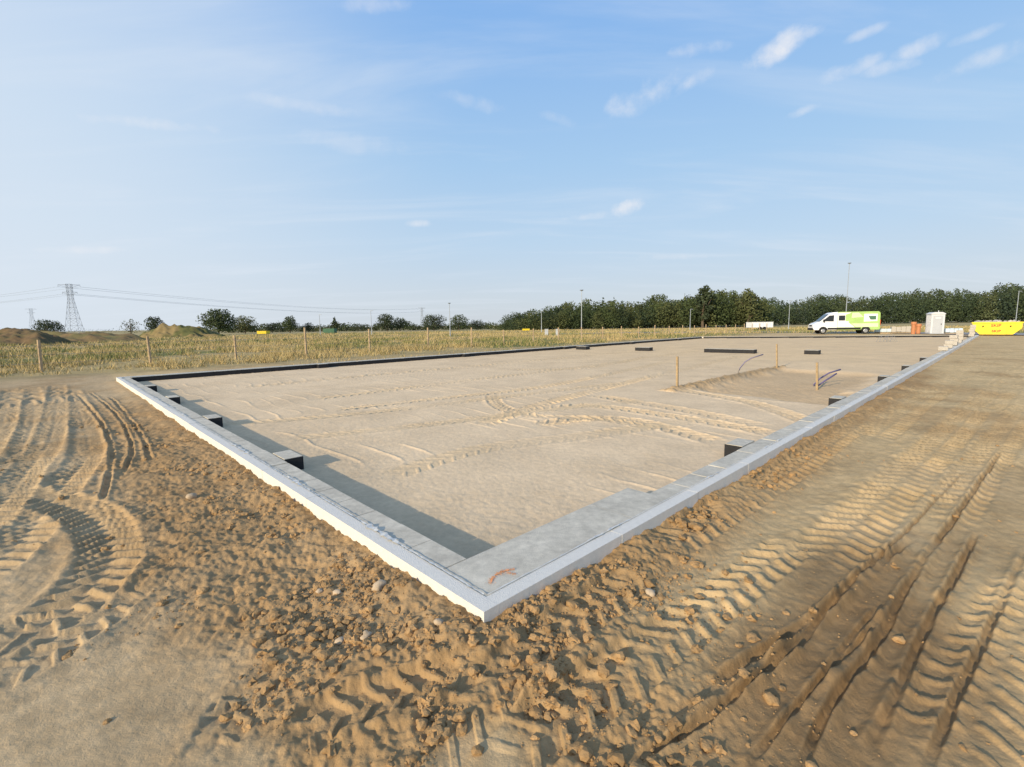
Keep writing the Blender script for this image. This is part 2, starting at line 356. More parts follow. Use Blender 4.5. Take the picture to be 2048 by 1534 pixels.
# ------------------------------------------------------------------ foundation
fd = empty('foundation', (C.x,C.y,ZO), 0, 'long rectangular building foundation of grey blocks edged with white insulation', 'foundation')
Lt = LD; Ln = Vector((LD.y,-LD.x,0)); llen = (CL-C).length        # left run, inward = towards right
Rt = RD; Rn = Vector((-RD.y,RD.x,0)); rlen = (CRr-C).length
def jit(a): return random.uniform(-a,a)
def course(O, T, N, s0, s1, o0, o1, name='block_course', step=.4):
    mb = MB(); s = s0
    while s < s1-.05:
        q = min(s+step, s1); mb.frame(O,T,N,s+.0045,q-.0045,o0+jit(.003),o1+jit(.005),-.45,-.005+jit(.004)); s = q
    mb.frame(O,T,N,s0,s1,o0+.006,o1-.006,-.44,-.022)
    return mb.build(name, M['block'], fd, True)
def strip(O, T, N, s0, s1, o0, o1):
    mb = MB(); s = s0
    while s < s1-.05:
        q = min(s+1.2, s1); mb.frame(O,T,N,s,q-.0015,o0+jit(.002),o1,-.45,.004+jit(.003)); s = q
    return mb.build('insulation_strip', M['eps'], fd, True)
def bead(O, T, N, s0, s1, o, wd=.014):
    mb = MB(); n = int((s1-s0)/.025); n = min(n, 700); V = []
    for i in range(n+1):
        s = s0+(s1-s0)*i/n; k = 1.6 if vn(np.array([s*1.7]),np.array([.5]),3)[0] > .55 else .5
        for sg in (-1,1):
            q = O+T*s+N*(o+sg*abs(random.gauss(0,wd))*k+sg*.002); V.append((q.x,q.y,.0085+random.uniform(0,.005)*k))
    mb.add(V, [(2*i,2*i+1,2*i+3,2*i+2) for i in range(n)]); return mb.build('adhesive_bead', M['film'], fd, True)
strip(C,Lt,Ln,0,llen,0,.10); strip(C,Rt,Rn,.101,rlen,0,.10)
bead(C,Lt,Ln,.12,llen,.103,.009); bead(C,Rt,Rn,.12,rlen*.5,.103,.004)
course(C,Lt,Ln,.525,llen-.1,.103,.31)
course(C,Rt,Rn,2.205,rlen-.1,.103,.31)
pad = MB()
pad.frame(C,Rt,Rn,.104,1.62,.104,.522,-.45,-.002); pad.frame(C,Rt,Rn,1.628,2.2,.104,.522,-.45,-.004); pad.build('corner_pad', M['block'], fd, True)
coat = MB(); coat.frame(C,Lt,Ln,.53,llen-.3,.3175,.323,-.40,-.025); coat.build('bitumen_coating', M['bitumen'], fd, True)
coat = MB(); coat.frame(C,Rt,Rn,2.21,rlen-.3,.3175,.323,-.40,-.025); coat.frame(C,Rt,Rn,.32,2.2,.5225,.527,-.40,-.015); coat.build('bitumen_coating', M['bitumen'], fd, True)
# far-left long side and back side
pB, tB, nB, lB = W[2]; pK, tK, nK, lK = W[1]
strip(pB,tB,nB,0,lB-.1,0,.10); course(pB,tB,nB,.31,lB-.32,.103,.31,step=.8)
mb = MB(); mb.frame(pB,tB,nB,.3,lB-.3,.318,.327,-.40,-.016); mb.build('bitumen_coating', M['bitumen'], fd, True)
strip(pK,tK,nK,.1,lK,0,.10); course(pK,tK,nK,.31,lK-.32,.103,.31,step=.8)
mb = MB(); mb.frame(pK,tK,nK,.3,lK-.3,.318,.327,-.40,-.016); mb.build('bitumen_coating', M['bitumen'], fd, True)
def pilaster(O, T, N, s):
    mb = MB(); mb.frame(O,T,N,s,s+.4,.3285,.53,-.4,0.0); o = mb.build('pilaster', M['block'], fd, True)
    c = MB(); c.frame(O,T,N,s-.006,s+.406,.5305,.537,-.4,-.006); c.frame(O,T,N,s-.006,s-.0005,.3285,.53,-.4,-.006); c.frame(O,T,N,s+.4005,s+.406,.3285,.53,-.4,-.006)
    k = c.build('bitumen_coat', M['bitumen']); k.data.transform(Matrix.Translation(-fd.location)); k.parent = o
for a,b in ((602,912),(435,835),(352,794),(302,772)): pilaster(C,Lt,Ln,(G(a,b,0)-C).dot(Lt))
for a,b in ((1455,888),(1655,795),(1755,752),(1802,731),(1838,715)): pilaster(C,Rt,Rn,(G(a,b,0)-C).dot(Rt))
for s in (6,15,24,33,41): pilaster(pB,tB,nB,s)
# orange spray mark on the corner pad: broken faint strokes and specks
mb = MB()
def stroke(px, w):
    P = sm_path([G(a,b,0) for a,b in px], .004)
    for i in range(len(P)-1):
        if random.random() < .25: continue
        t = P[i+1]-P[i]; t = t/np.linalg.norm(t); nn = np.array((-t[1],t[0])); ww = w*random.uniform(.35,1.1); o = random.uniform(-.3,.3)*w
        a = P[i]+nn*(ww+o); b = P[i]-nn*(ww-o); c = P[i+1]-nn*(ww-o); d = P[i+1]+nn*(ww+o)
        mb.add([(*a,.0035),(*b,.0035),(*c,.0035),(*d,.0035)],[(0,1,2,3)])
        for _ in range(4):
            e = P[i]+nn*random.gauss(0,w*1.6); s = random.uniform(.001,.0028); mb.add([(e[0]-s,e[1]-s,.0042),(e[0]+s,e[1]-s,.0042),(e[0]+s,e[1]+s,.0042),(e[0]-s,e[1]+s,.0042)],[(0,1,2,3)])
stroke([(981,1168),(984,1158),(994,1149),(1010,1142),(1030,1139)], .007)
stroke([(1000,1143),(1016,1146),(1032,1149)], .004)
mb.build('spray_mark', M['paint'], fd, True)

# internal footing pads in the sand
def footing(p, q, th, label):
    t = (q-p); l = t.length; t.normalize(); nn = Vector((-t.y,t.x,0))
    r = empty('footing_pad', (p.x,p.y,ZS), 0, label, 'concrete pad')
    mb = MB(); mb.frame(p,t,nn,0,l,0,th,-.4,.03); mb.build('coated_body', M['bitumen'], r, True, bevel=0)
    mb = MB(); mb.frame(p,t,nn,.012,l-.012,.012,th-.012,.0305,.04); mb.build('concrete_top', M['block'], r, True)
footing(G(1152,699,ZS),G(1172,699.5,ZS),.5,'small black coated footing pad farthest left in the sand bed')
footing(G(1270,701.5,ZS),G(1299,702.2,ZS),.5,'black coated footing pad just left of the long black footing')
footing(G(1408,704.5,ZS),G(1508,707.5,ZS),.45,'long low black footing strip in the far sand bed')
footing(G(1608,708.5,ZS),G(1637,709.3,ZS),.5,'black coated footing pad right of the long footing strip')
# wooden stakes and conduits round the pit
for (a,b,tp,lab) in ((1355,777,713,'thin wooden stake at the left corner of the pit'),(1555,737,688,'tallest wooden stake at the back corner of the pit'),(1636,772,725,'thin wooden stake in the pit beside two purple pipes')):
    p = G(a,b,ZS); q = at(a+jit(2),tp,p.y); mb = MB(); mb.tube([p-Vector((0,0,.35)),q],[.036,.032],4)
    tag(mb.build('wooden_stake', M['wood'], org=p), lab, 'stake', 'stakes marking the pit')
def pipe(px, ys, r, m, lab):
    mb = MB(); p0 = G(*px[0],ZS-.05); pts = [p0-Vector((0,0,.3))]+[at(a,b,p0.y+ys*i) for i,(a,b) in enumerate(px)]
    mb.tube(pts, r, 6); tag(mb.build('conduit_pipe', m, org=p0, smooth=True), lab, 'pipe', 'conduits sticking out of the pit')
pipe([(1474,752),(1480,736),(1490,724),(1503,716),(1526,709)],.1,.02,M['conduitgrey'],'grey curved conduit bending over behind the pit edge')
pipe([(1628,769),(1640,757),(1658,746),(1681,739)],.1,.02,M['conduit'],'upper purple conduit leaning right from the pit floor')
pipe([(1634,773),(1648,763),(1673,747)],.1,.02,M['conduit'],'lower purple conduit leaning right from the pit floor')
p0 = G(1772,684,ZS); mb = MB()
for k in range(5):
    a = at(1752+k*7,684,p0.y); b = at(1760+k*7+jit(6),669+jit(3),p0.y+.5); c = at(1775+k*5,682+jit(2),p0.y+.3); mb.tube([a,b,c],.012,4)
tag(mb.build('wire_bundle', M['wire'], org=p0), 'tangle of bent thin wires lying on the sand near the back wall', 'wire')
# concrete blocks stacked on the far end of the right run
def block(p, rz, lab):
    mb = MB(); mb.box((0,0,.1),(.5,.34,.19)); o = mb.build('concrete_block', M['looseblock'], org=(0,0,0), bevel=.006); o.location = p; o.rotation_euler.z = rz
    tag(o, lab, 'concrete block', 'loose blocks stacked on the wall')
rz = math.atan2(RD.y,RD.x)
for s, n, nm in ((29.2,1,'single block nearest'),(32.0,2,'two-high stack'),(35.5,3,'three-high stack'),(39.5,4,'four-high stack'),(54.5,5,'tall stack by the yellow skip')):
    for h in range(n):
        p = C+Rt*(s+jit(.04))+Rn*(.28+jit(.03)); lv = ['bottom','second','third','fourth','top'][h] if h < n-1 or n == 1 else 'topmost'
        block((p.x,p.y,.01+h*.192), rz+jit(.06), ('lone grey concrete block on the right wall, first before the stacks' if n == 1 else '%s grey concrete block of the %s on the right wall' % (lv, nm)))
# ------------------------------------------------------------------ clods and stones
def mk_tmpl(sub):
    out = []
    for k in range(7):
        bm = bmesh.new(); bmesh.ops.create_icosphere(bm, subdivisions=sub, radius=1)
        v = np.array([p.co[:] for p in bm.verts]); f = np.array([[q.index for q in p.verts] for p in bm.faces]); bm.free()
        d = 1+.75*(fbm(v[:,0]*1.9+k*9+v[:,2], v[:,1]*1.9+v[:,2]*1.3, 3, k)); v = v*d[:,None]*np.array([1,.75+.4*random.random(),.55+.25*random.random()]); out.append((v,f))
    return out
tmpl = mk_tmpl(2); tmpl1 = mk_tmpl(1)
def rotm(a):
    c, s = np.cos(a), np.sin(a); R = np.zeros((len(a),3,3)); R[:,0,0]=c; R[:,0,1]=-s; R[:,1,0]=s; R[:,1,1]=c; R[:,2,2]=1; return R
N = 260000
cth = np.radians(rng.uniform(-58,58,N)); crr = np.exp(rng.uniform(math.log(.9),math.log(11),N)); cx = crr*np.sin(cth); cy = crr*np.cos(cth)
da = (cx-C.x)*RD.x+(cy-C.y)*RD.y; db = (cx-C.x)*LD.x+(cy-C.y)*LD.y
dens = np.where((da<-.03)&(db>-.6), np.exp(-(da/.8)**2), 0)+np.where((db<-.03)&(da>-.6), np.exp(-(db/.36)**2), 0)+np.where((da<-.03)|(db<-.03), .4*np.exp(-((cx-C.x)**2+(cy-C.y)**2)/1.2**2), 0)+.03
dens *= ((da<-.03)|(db<-.03))*(da<8)*(db < FENCE_B-4)
for c, R in SMOOTH: dens *= 1-.95*(np.hypot(cx-c.x,cy-c.y) < R*.85)
dens *= .06+1.5*sst(.42,.72,.5+.5*fbm(cx/.4,cy/.4,3,12))
keep = rng.random(N) < dens*.42; cx, cy, crr = cx[keep], cy[keep], crr[keep]
cz = terrain(cx, cy)[0]; siz = np.clip(.0025*rng.pareto(1.65,len(cx))+.0014+.0005*crr, .002, .030); kk = rng.integers(0,7,len(cx)); aa = rng.uniform(0,6.28,len(cx))
Vs, Fs, nb = [], [], 0
for big in (0,1):
    for k in range(7):
        I = np.nonzero((kk == k)&((siz > .010) == bool(big)))[0]
        if not len(I): continue
        v, f = (tmpl if big else tmpl1)[k]; R = rotm(aa[I]); P = np.einsum('nij,vj->nvi', R, v)*siz[I][:,None,None]+np.stack([cx[I],cy[I],cz[I]+siz[I]*.1],-1)[:,None,:]
        Vs.append(P.reshape(-1,3)); Fs.append((f[None]+(np.arange(len(I))*len(v))[:,None,None]).reshape(-1,3)+nb); nb += len(I)*len(v)
tag(np_mesh('soil_clods', np.concatenate(Vs), np.concatenate(Fs), M['clod'], smooth=False), 'loose brown soil clods and grit strewn along the foundation', 'soil clods', kind='stuff')
for i,(a,b,s,lab) in enumerate(((757,1194,.036,'pale flat stone lying alone beside the left wall'),(733,1285,.032,'larger tan stone left of the near corner, in the clods'),(674,1196,.024,'small round stone left of the pale flat stone'),(683,1290,.022,'small grey stone just left of the larger tan stone'),(640,1192,.020,'leftmost of three small stones beside the left wall'),(385,1000,.038,'pale lump of soil out in the left clod bank'),(1302,1196,.026,'reddish brown stone in the soil right of the corner'),(880,1275,.022,'dark stone just below the near foundation corner'),(1610,880,.030,'tan stone below the right wall, farthest stone'))):
    p = G(a,b,ZO); v, f = tmpl[i%7]; o = np_mesh('stone', v*s*np.array([1.15,1,1]), f, M['stone'], smooth=True); o.location = (p.x,p.y,zg(p.x,p.y)+s*.35); o.rotation_euler.z = i*1.3
    tag(o, lab, 'stone', 'stones lying in the loose soil')
# ------------------------------------------------------------------ grass
NB = 330000
ga = np.radians(rng.uniform(-58,50,NB)); gr = np.exp(rng.uniform(math.log(16),math.log(150),NB)); gx = gr*np.sin(ga); gy = gr*np.cos(ga)
gz, gc, gg = terrain(gx, gy); g = .5+.5*fbm(gx/8,gy/8,4,71)
dbg = (gx-C.x)*LD.x+(gy-C.y)*LD.y; dag = (gx-C.x)*RD.x+(gy-C.y)*RD.y
verge = (gg == 0)&(dbg > FENCE_B-4.5)&(rng.random(NB) < .25*sst(.4,.6,g))&(dag < 62)
cl = .5+.5*fbm(gx/1.6+gy*.3,gy/1.6,4,15)
keep = (gg == 2)&(rng.random(NB) < .2+1.0*sst(.38,.62,cl)) | verge
gx, gy, gz, gr, g, verge, cl = gx[keep], gy[keep], gz[keep], gr[keep], g[keep], verge[keep], cl[keep]; n = len(gx)
h = rng.uniform(.08,.36,n)*(.3+1.4*sst(.3,.75,cl))*np.where(verge,.5,1)*(1-.3*sst(60,150,gr)); w = .0045*(1+gr/10); t = rng.uniform(0,6.28,n); ln = rng.normal(0,.45,(n,2))*h[:,None]
B = np.stack([gx,gy,gz-.02],-1); Dv = np.stack([np.cos(t)*w,np.sin(t)*w,0*t],-1); T = B+np.stack([ln[:,0],ln[:,1],h],-1)
V = np.stack([B-Dv,B+Dv,T],1).reshape(-1,3)
gcol = np.where((rng.random(n) < .08+.65*sst(.44,.70,g))[:,None], np.array((.20,.21,.068)), np.array((.50,.38,.175)))*rng.uniform(.8,1.12,n)[:,None]
tag(np_mesh('dry_grass', V, np.arange(len(V)).reshape(-1,3), M['grass'], np.repeat(gcol,3,0), smooth=False), 'dry tan and green grass growing across the field', 'grass', kind='stuff')
# ------------------------------------------------------------------ fence
fb = [(83,745,680),(302,730,672),(472,718,671),(613,714,655),(740,705,658),(857,698,655),(943,694,655)]
fr = empty('wire_fence', G(83,745), 0, 'low wire fence on thin wooden posts along the grass field', 'fence')
fpts = []
p0 = G(83,745); pe = G(1092,688); sd = (pe-p0).normalized(); step = 3.45
for i in range(-3, 26):
    p = p0+sd*(step*i); hh = 1.32+jit(.08)
    if 0 <= i < 7: p = G(*fb[i][:2]); hh = at(fb[i][0],fb[i][2],p.y).z-ZO
    elif i >= 7: p = G(943,694)+sd*(step*(i-6))
    p.z = zg(p.x,p.y); fpts.append(p)
    mb = MB(); mb.tube([p-Vector((0,0,.3)), p+Vector((jit(.05),jit(.05),hh))],[.062,.056],7); mb.build('post', M['woodgrey'], fr, True)
for hz in (.35,.7,1.05):
    mb = MB(); mb.tube([p+Vector((0,-.05,hz)) for p in fpts],.005,4); mb.build('wire', M['wire'], fr, True)
# ------------------------------------------------------------------ trees
def leaves(lobes, n, size, shell=.55):
    L = np.array(lobes); vol = L[:,3]*L[:,4]*L[:,5]; idx = rng.choice(len(L), n, p=vol**.7/(vol**.7).sum()); d = rng.normal(0,1,(n,3)); d /= np.linalg.norm(d,axis=1)[:,None]
    P = L[idx,:3]+d*L[idx,3:6]*(shell+(1-shell)*rng.random(n)**.5)[:,None]*rng.uniform(.8,1.15,n)[:,None]
    a = rng.normal(0,1,(n,3)); a /= np.linalg.norm(a,axis=1)[:,None]; b = np.cross(a, rng.normal(0,1,(n,3))); b /= np.linalg.norm(b,axis=1)[:,None]
    s = size*rng.uniform(.6,1.3,n)[:,None]; q = np.stack([P-a*s-b*s*.6,P+a*s*.9-b*s*.7,P+a*s+b*s*.6,P-a*s*.8+b*s*.7],1)
    return q.reshape(-1,3)
def quads(V): return np.arange(len(V)).reshape(-1,4)
def crown_lobes(h, w, z0, n=9, cone=0):
    out = []; h = h*1.05
    for i in range(n):
        f = (i+.5)/n; zz = z0+(h-z0)*(.10+.78*f); sh = (1-f)*.9+.15 if cone else math.sin(math.pi*(.22+.62*f))
        a = i*2.4+random.random(); o = w*.5*sh*.6*random.uniform(.5,1.15); rr_ = w*.5*sh*random.uniform(.42,.72)
        out.append((math.cos(a)*o,math.sin(a)*o,zz,rr_,rr_,max(.09*h,rr_*.65)))
    return out
def tree(px, top, wpx, Y, label, m='leaf', n=700, cone=0, z0f=.12, sparse=False, group=None):
    b = at(px,660,Y); b.z = ZO; h = at(px,top,Y).z-ZO; w = wpx/F*Y
    r = empty('tree', b, random.random()*6, label, 'tree', group)
    mb = MB(); tr = .035*h; mb.tube([(0,0,-.3),(0.02*h,0,h*.3),(0,.02*h,h*.75)],[tr,tr*.75,tr*.2],7)
    for k in range(6 if not sparse else 14):
        a = k*1.3; z = h*(.2+.5*(k%7)/7); mb.tube([(0,0,z),(math.cos(a)*w*.25,math.sin(a)*w*.25,z+h*.12),(math.cos(a)*w*.42,math.sin(a)*w*.42,z+h*.26)],[tr*.4,tr*.25,tr*.08],5)
    mb.build('trunk', M['bark'], r)
    V = leaves(crown_lobes(h,w,h*z0f,13,cone), n*3 if n > 200 else n*2, (.020 if n > 200 else .022)*h+.03, .4); np_mesh('crown', V, quads(V), M[m], smooth=False, parent=r)
tree(95,640,52,150,'wide dark tree behind the brown earth heap at far left','leafdark',900)
tree(262,637,36,160,'thin half bare tree right of the pylon','leafyel',130,sparse=True)
tree(312,632,36,160,'bushy tree just left above the grassy mound','leafdark',550)
tree(437,620,68,150,'largest rounded dense green tree on the left horizon','leaf',1500)
tree(490,632,48,165,'broad paler tree directly right of the largest rounded tree','leafyel',800)
tree(545,645,28,170,'low tree between the broad pale tree and the narrow tall tree','leafdark',350)
tree(580,631,30,165,'narrow tall tree standing clear of the hedge line','leaf',550)
tree(618,645,24,170,'short tree just right of the narrow tall tree','leafdark',350)
tree(670,633,20,170,'slim cone shaped tree above the green container','leaf',400,cone=1)
tree(715,647,28,180,'low round tree right of the slim cone shaped tree','leafdark',350)
tree(775,628,42,170,'tall tree left of the distant middle pylon','leafdark',750)
tree(800,634,28,175,'smaller tree leaning on the right of a taller one, left of the middle pylon','leaf',450)
tree(868,629,52,170,'broad dark tree just right of the distant middle pylon','leafdark',850)
tree(918,630,42,170,'rounded tree directly right of the street lamp pole at mid left','leaf',600)
tree(955,641,38,175,'low dark tree last before the wood begins','leafdark',500)
def mass(name, spec, label, cat, m, lf=.026, mn=.14):
    Vs = []; Cs = []
    for (px, top, Y, wpx, cone, n, tone) in spec:
        b = at(px,655,Y); h = at(px,top,Y).z-ZO; w = wpx/F*Y; V = leaves(crown_lobes(h,w,-h*.05,9,cone), n, lf*h+mn, .45)
        V[:,0] += b.x; V[:,1] += b.y; V[:,2] += ZO; Vs.append(V); Cs.append(np.repeat(tone[None,:]*rng.uniform(.75,1.2,n)[:,None],4,0))
    V = np.concatenate(Vs); o = np_mesh(name, V, quads(V), m, np.concatenate(Cs), smooth=False); tag(o, label, cat, kind='stuff')
tones = [np.array(t) for t in ((.048,.065,.027),(.062,.080,.031),(.082,.092,.036),(.038,.053,.027))]
def un(q): return float(fbm(np.array([q/38.]),np.array([.3]),3,5)[0])
spec = []
for px in range(455,1030,6): spec.append((px+jit(4), 648+7*un(px)+jit(4), 210+jit(15), 30+jit(8), 0, 200, tones[random.randrange(4)]*.85))
mass('hedge_line', spec, 'low dark line of distant trees and hedges along the left horizon', 'trees', M['forest'], .02)
spec = []
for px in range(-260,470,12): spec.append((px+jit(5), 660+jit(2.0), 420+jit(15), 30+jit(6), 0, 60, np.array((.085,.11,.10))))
mass('far_woodland', spec, 'faint bluish woodland on the far left horizon', 'trees', M['forest'])
ox = [1005,1030,1060,1100,1160,1230,1300,1360,1405,1440,1480,1515,1535,1600,1700,1800,1900,1960,2048,2400]; oy = [643,627,616,607,601,597,592,586,571,576,582,588,598,597,592,588,582,577,570,562]
spec = []
for row in range(5):
    for px in np.arange(1008,1530,10.0):
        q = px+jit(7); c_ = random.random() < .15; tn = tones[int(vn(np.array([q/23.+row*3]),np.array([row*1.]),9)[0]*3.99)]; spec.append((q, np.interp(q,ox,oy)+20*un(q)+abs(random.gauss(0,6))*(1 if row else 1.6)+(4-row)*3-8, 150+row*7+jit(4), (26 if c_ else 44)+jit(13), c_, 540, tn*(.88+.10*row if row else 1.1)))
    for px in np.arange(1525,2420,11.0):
        q = px+jit(7); c_ = random.random() < .15; tn = tones[int(vn(np.array([q/23.+row*3]),np.array([row*1.]),9)[0]*3.99)]; spec.append((q, np.interp(q,ox,oy)+13*un(q)+abs(random.gauss(0,4))*(1 if row else 1.6)+(4-row)*2-7, 200+row*9+jit(5), (24 if c_ else 40)+jit(12), c_, 400, tn*(.88+.08*row if row else 1.05)+np.array((.004,.007,.009))))  # farther wood: slight bluish haze painted into the leaf tone
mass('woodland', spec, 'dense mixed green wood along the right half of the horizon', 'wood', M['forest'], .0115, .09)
tree(1495,577,38,146,'tall loose crowned tree at the right end of the nearer wood','leafyel',420,z0f=.2)
tree(1405,570,34,146,'tallest tree in the middle of the wood','leafdark',600,z0f=.1)
# ------------------------------------------------------------------ mounds
def mound(name, px, top, wpx, Y, col, seed, label, m='field'):
    c = at(px,660,Y); h = at(px,top,Y).z-ZO; w = wpx/F*Y/2; n = 80; g_ = np.linspace(-1,1,n); a, b = np.meshgrid(g_,g_); rad = np.hypot(a,b)+.22*fbm(a.ravel()*3,b.ravel()*3,3,seed+1).reshape(n,n)
    z = h*(1-sst(.35,.95,rad))*(.75+.5*fbm(a.ravel()*3.5,b.ravel()*3.5,4,seed).reshape(n,n))+h*.14*fbm(a.ravel()*12,b.ravel()*12,3,seed+2).reshape(n,n); z = np.where(np.hypot(a,b) > .97, -.4, z)
    V = np.stack([a*w,b*w*.45,z],-1).reshape(-1,3); I = np.arange(n*n).reshape(n,n); Fm = np.stack([I[:-1,:-1],I[:-1,1:],I[1:,1:],I[1:,:-1]],-1).reshape(-1,4)
    cn = sst(.35,.65,.5+.5*fbm(a.ravel()*5,b.ravel()*5,4,seed+3))[:,None]; cc = np.array(col[0])*(1-cn)+np.array(col[1])*cn
    o = np_mesh(name, V, Fm, M[m], cc); o.location = (c.x,c.y,ZO); tag(o, label, 'mound', kind='structure')
mound('earth_mound',362,646,190,105,((.24,.18,.085),(.115,.115,.045)),3,'grassy sand mound on the left field')
mound('earth_heap',0,659,300,62,((.17,.115,.062),(.12,.10,.05)),5,'dark brown heap of excavated earth at far left','dirt')
mound('earth_heap',150,664,330,72,((.19,.135,.07),(.16,.14,.065)),6,'low brown heap of earth','dirt')
mound('earth_heap',-180,656,300,60,((.17,.115,.06),(.12,.10,.055)),8,'dark brown heap of earth','dirt')
# ------------------------------------------------------------------ pylons and cables
def pylon(px, top, Y, label, rz=.5, hr=1.0):
    b = at(px,660,Y); b.z = ZO; h = at(px,top,Y).z-ZO; r = empty('pylon', b, rz, label, 'pylon', 'pylons of the power line')
    mb = MB(); th = (.004*h+.02*(Y/350)*4.5)*hr
    def wid(f): return h*(.085*max(0,1-f/.72)**1.1+.036+.014*max(0,f-.75))
    lv = [0,.16,.3,.42,.53,.62,.7,.78,.86,.93,1]
    for i in range(len(lv)-1):
        a, c = wid(lv[i]), wid(lv[i+1]); z, zz = lv[i]*h, lv[i+1]*h; q = [(-1,-1),(1,-1),(1,1),(-1,1)]
        for k in range(4):
            x0,y0 = q[k]; x1,y1 = q[(k+1)%4]
            mb.tube([(x0*a,y0*a,z),(x0*c,y0*c,zz)],th*.5,4); mb.tube([(x0*a,y0*a,z),(x1*c,y1*c,zz)],th*.28,4); mb.tube([(x1*a,y1*a,z),(x0*c,y0*c,zz)],th*.28,4); mb.tube([(x0*c,y0*c,zz),(x1*c,y1*c,zz)],th*.28,4)
    mb.build('lattice_tower', M['pylon'], r)
    tips = []
    for z, hw in ((.84,.12),(.985,.18)):
        for s in (-1,1):
            mb = MB()
            for yy in (-1,1): mb.tube([(s*wid(z),yy*wid(z),z*h),(s*hw*h,0,z*h)],th*.4,4)
            mb.tube([(s*wid(z),0,z*h-.05*h),(s*hw*h,0,z*h)],th*.4,4); mb.tube([(s*wid(z),-wid(z),z*h),(s*wid(z),wid(z),z*h)],th*.3,4); mb.tube([(s*wid(z),0,z*h),(s*wid(z),0,z*h-.05*h)],th*.3,4)
            mb.build('cross_arm', M['pylon'], r)
            mb2 = MB(); mb2.tube([(s*hw*h,0,z*h),(s*hw*h,0,z*h-.04*h)],th*.45,5); mb2.build('insulator', M['pylon'], r)
            q = Matrix.Rotation(rz,4,'Z') @ Vector((s*hw*h,0,z*h-.04*h)); tips.append(b+q)
    return tips
t1 = pylon(149,568,350,'tall lattice power pylon at left, the nearest one',.35)
t2 = pylon(845,615,1100,'small distant pylon above the trees at mid left',.35,.7)
t3 = pylon(67,617,760,'smaller distant pylon left of the tall lattice pylon',.35,.55)
def cable(a, b, sag, r, lab):
    mb = MB(); pts = []
    for i in range(31):
        f = i/30; p = a.lerp(b,f); p.z -= sag*4*f*(1-f); pts.append(p)
    mb.tube(pts, r, 4, False); tag(mb.build('power_cable', M['cable'], org=a), lab, 'cable', 'power cables of the pylons')
nm = ['lower left','lower right','upper left','upper right']
for k in range(4):
    cable(t1[k], t2[k], 8, .07, 'thin power cable from the tall pylon’s %s arm, running right' % nm[k])
    e = at(-500, 640-4*k, 330+12*(k%2)); cable(t1[k], e, 3, .06, 'thin power cable from the tall pylon’s %s arm, running left' % nm[k])
# ------------------------------------------------------------------ lamp poles
def lamp(px, top, Y, lab, kind=0):
    b = at(px,655,Y); b.z = ZO; h = at(px,top,Y).z-ZO; r = empty('street_lamp', b, 0, lab, 'street lamp', 'lamp poles across the estate')
    rad = .04+.00022*Y; mb = MB(); mb.tube([(0,0,-.2),(0,0,1.2),(0,0,1.25),(0,0,h-.1)],[rad*1.4,rad*1.3,rad,rad*.75],8); mb.build('pole', M['galv'], r)
    mb = MB()
    if kind: mb.tube([(0,0,h-.12),(0,0,h),(0,0,h+.04)],[.12,.26,.16],10)
    else: mb.box((.2,0,h-.04),(.55,.2,.08))
    mb.build('lamp_head', M['galv'], r)
lamp(1690,526,72,'tallest lamp pole, rising behind the green and white van',1)
lamp(1163,580,62,'lamp pole in front of the left part of the wood',1)
lamp(900,606,78,'lamp pole at mid left in front of the dark trees',1)
lamp(743,621,95,'thin lamp pole right of the slim cone shaped tree')
lamp(640,629,105,'thin distant lamp pole near the green container')
lamp(1083,622,100,'short distant lamp pole at the left end of the wood')
lamp(1380,618,100,'thin lamp pole before the middle of the wood')
lamp(1577,601,95,'thin lamp pole between the white trailer and the van')
lamp(2030,582,85,'lamp pole above the yellow skip at far right')
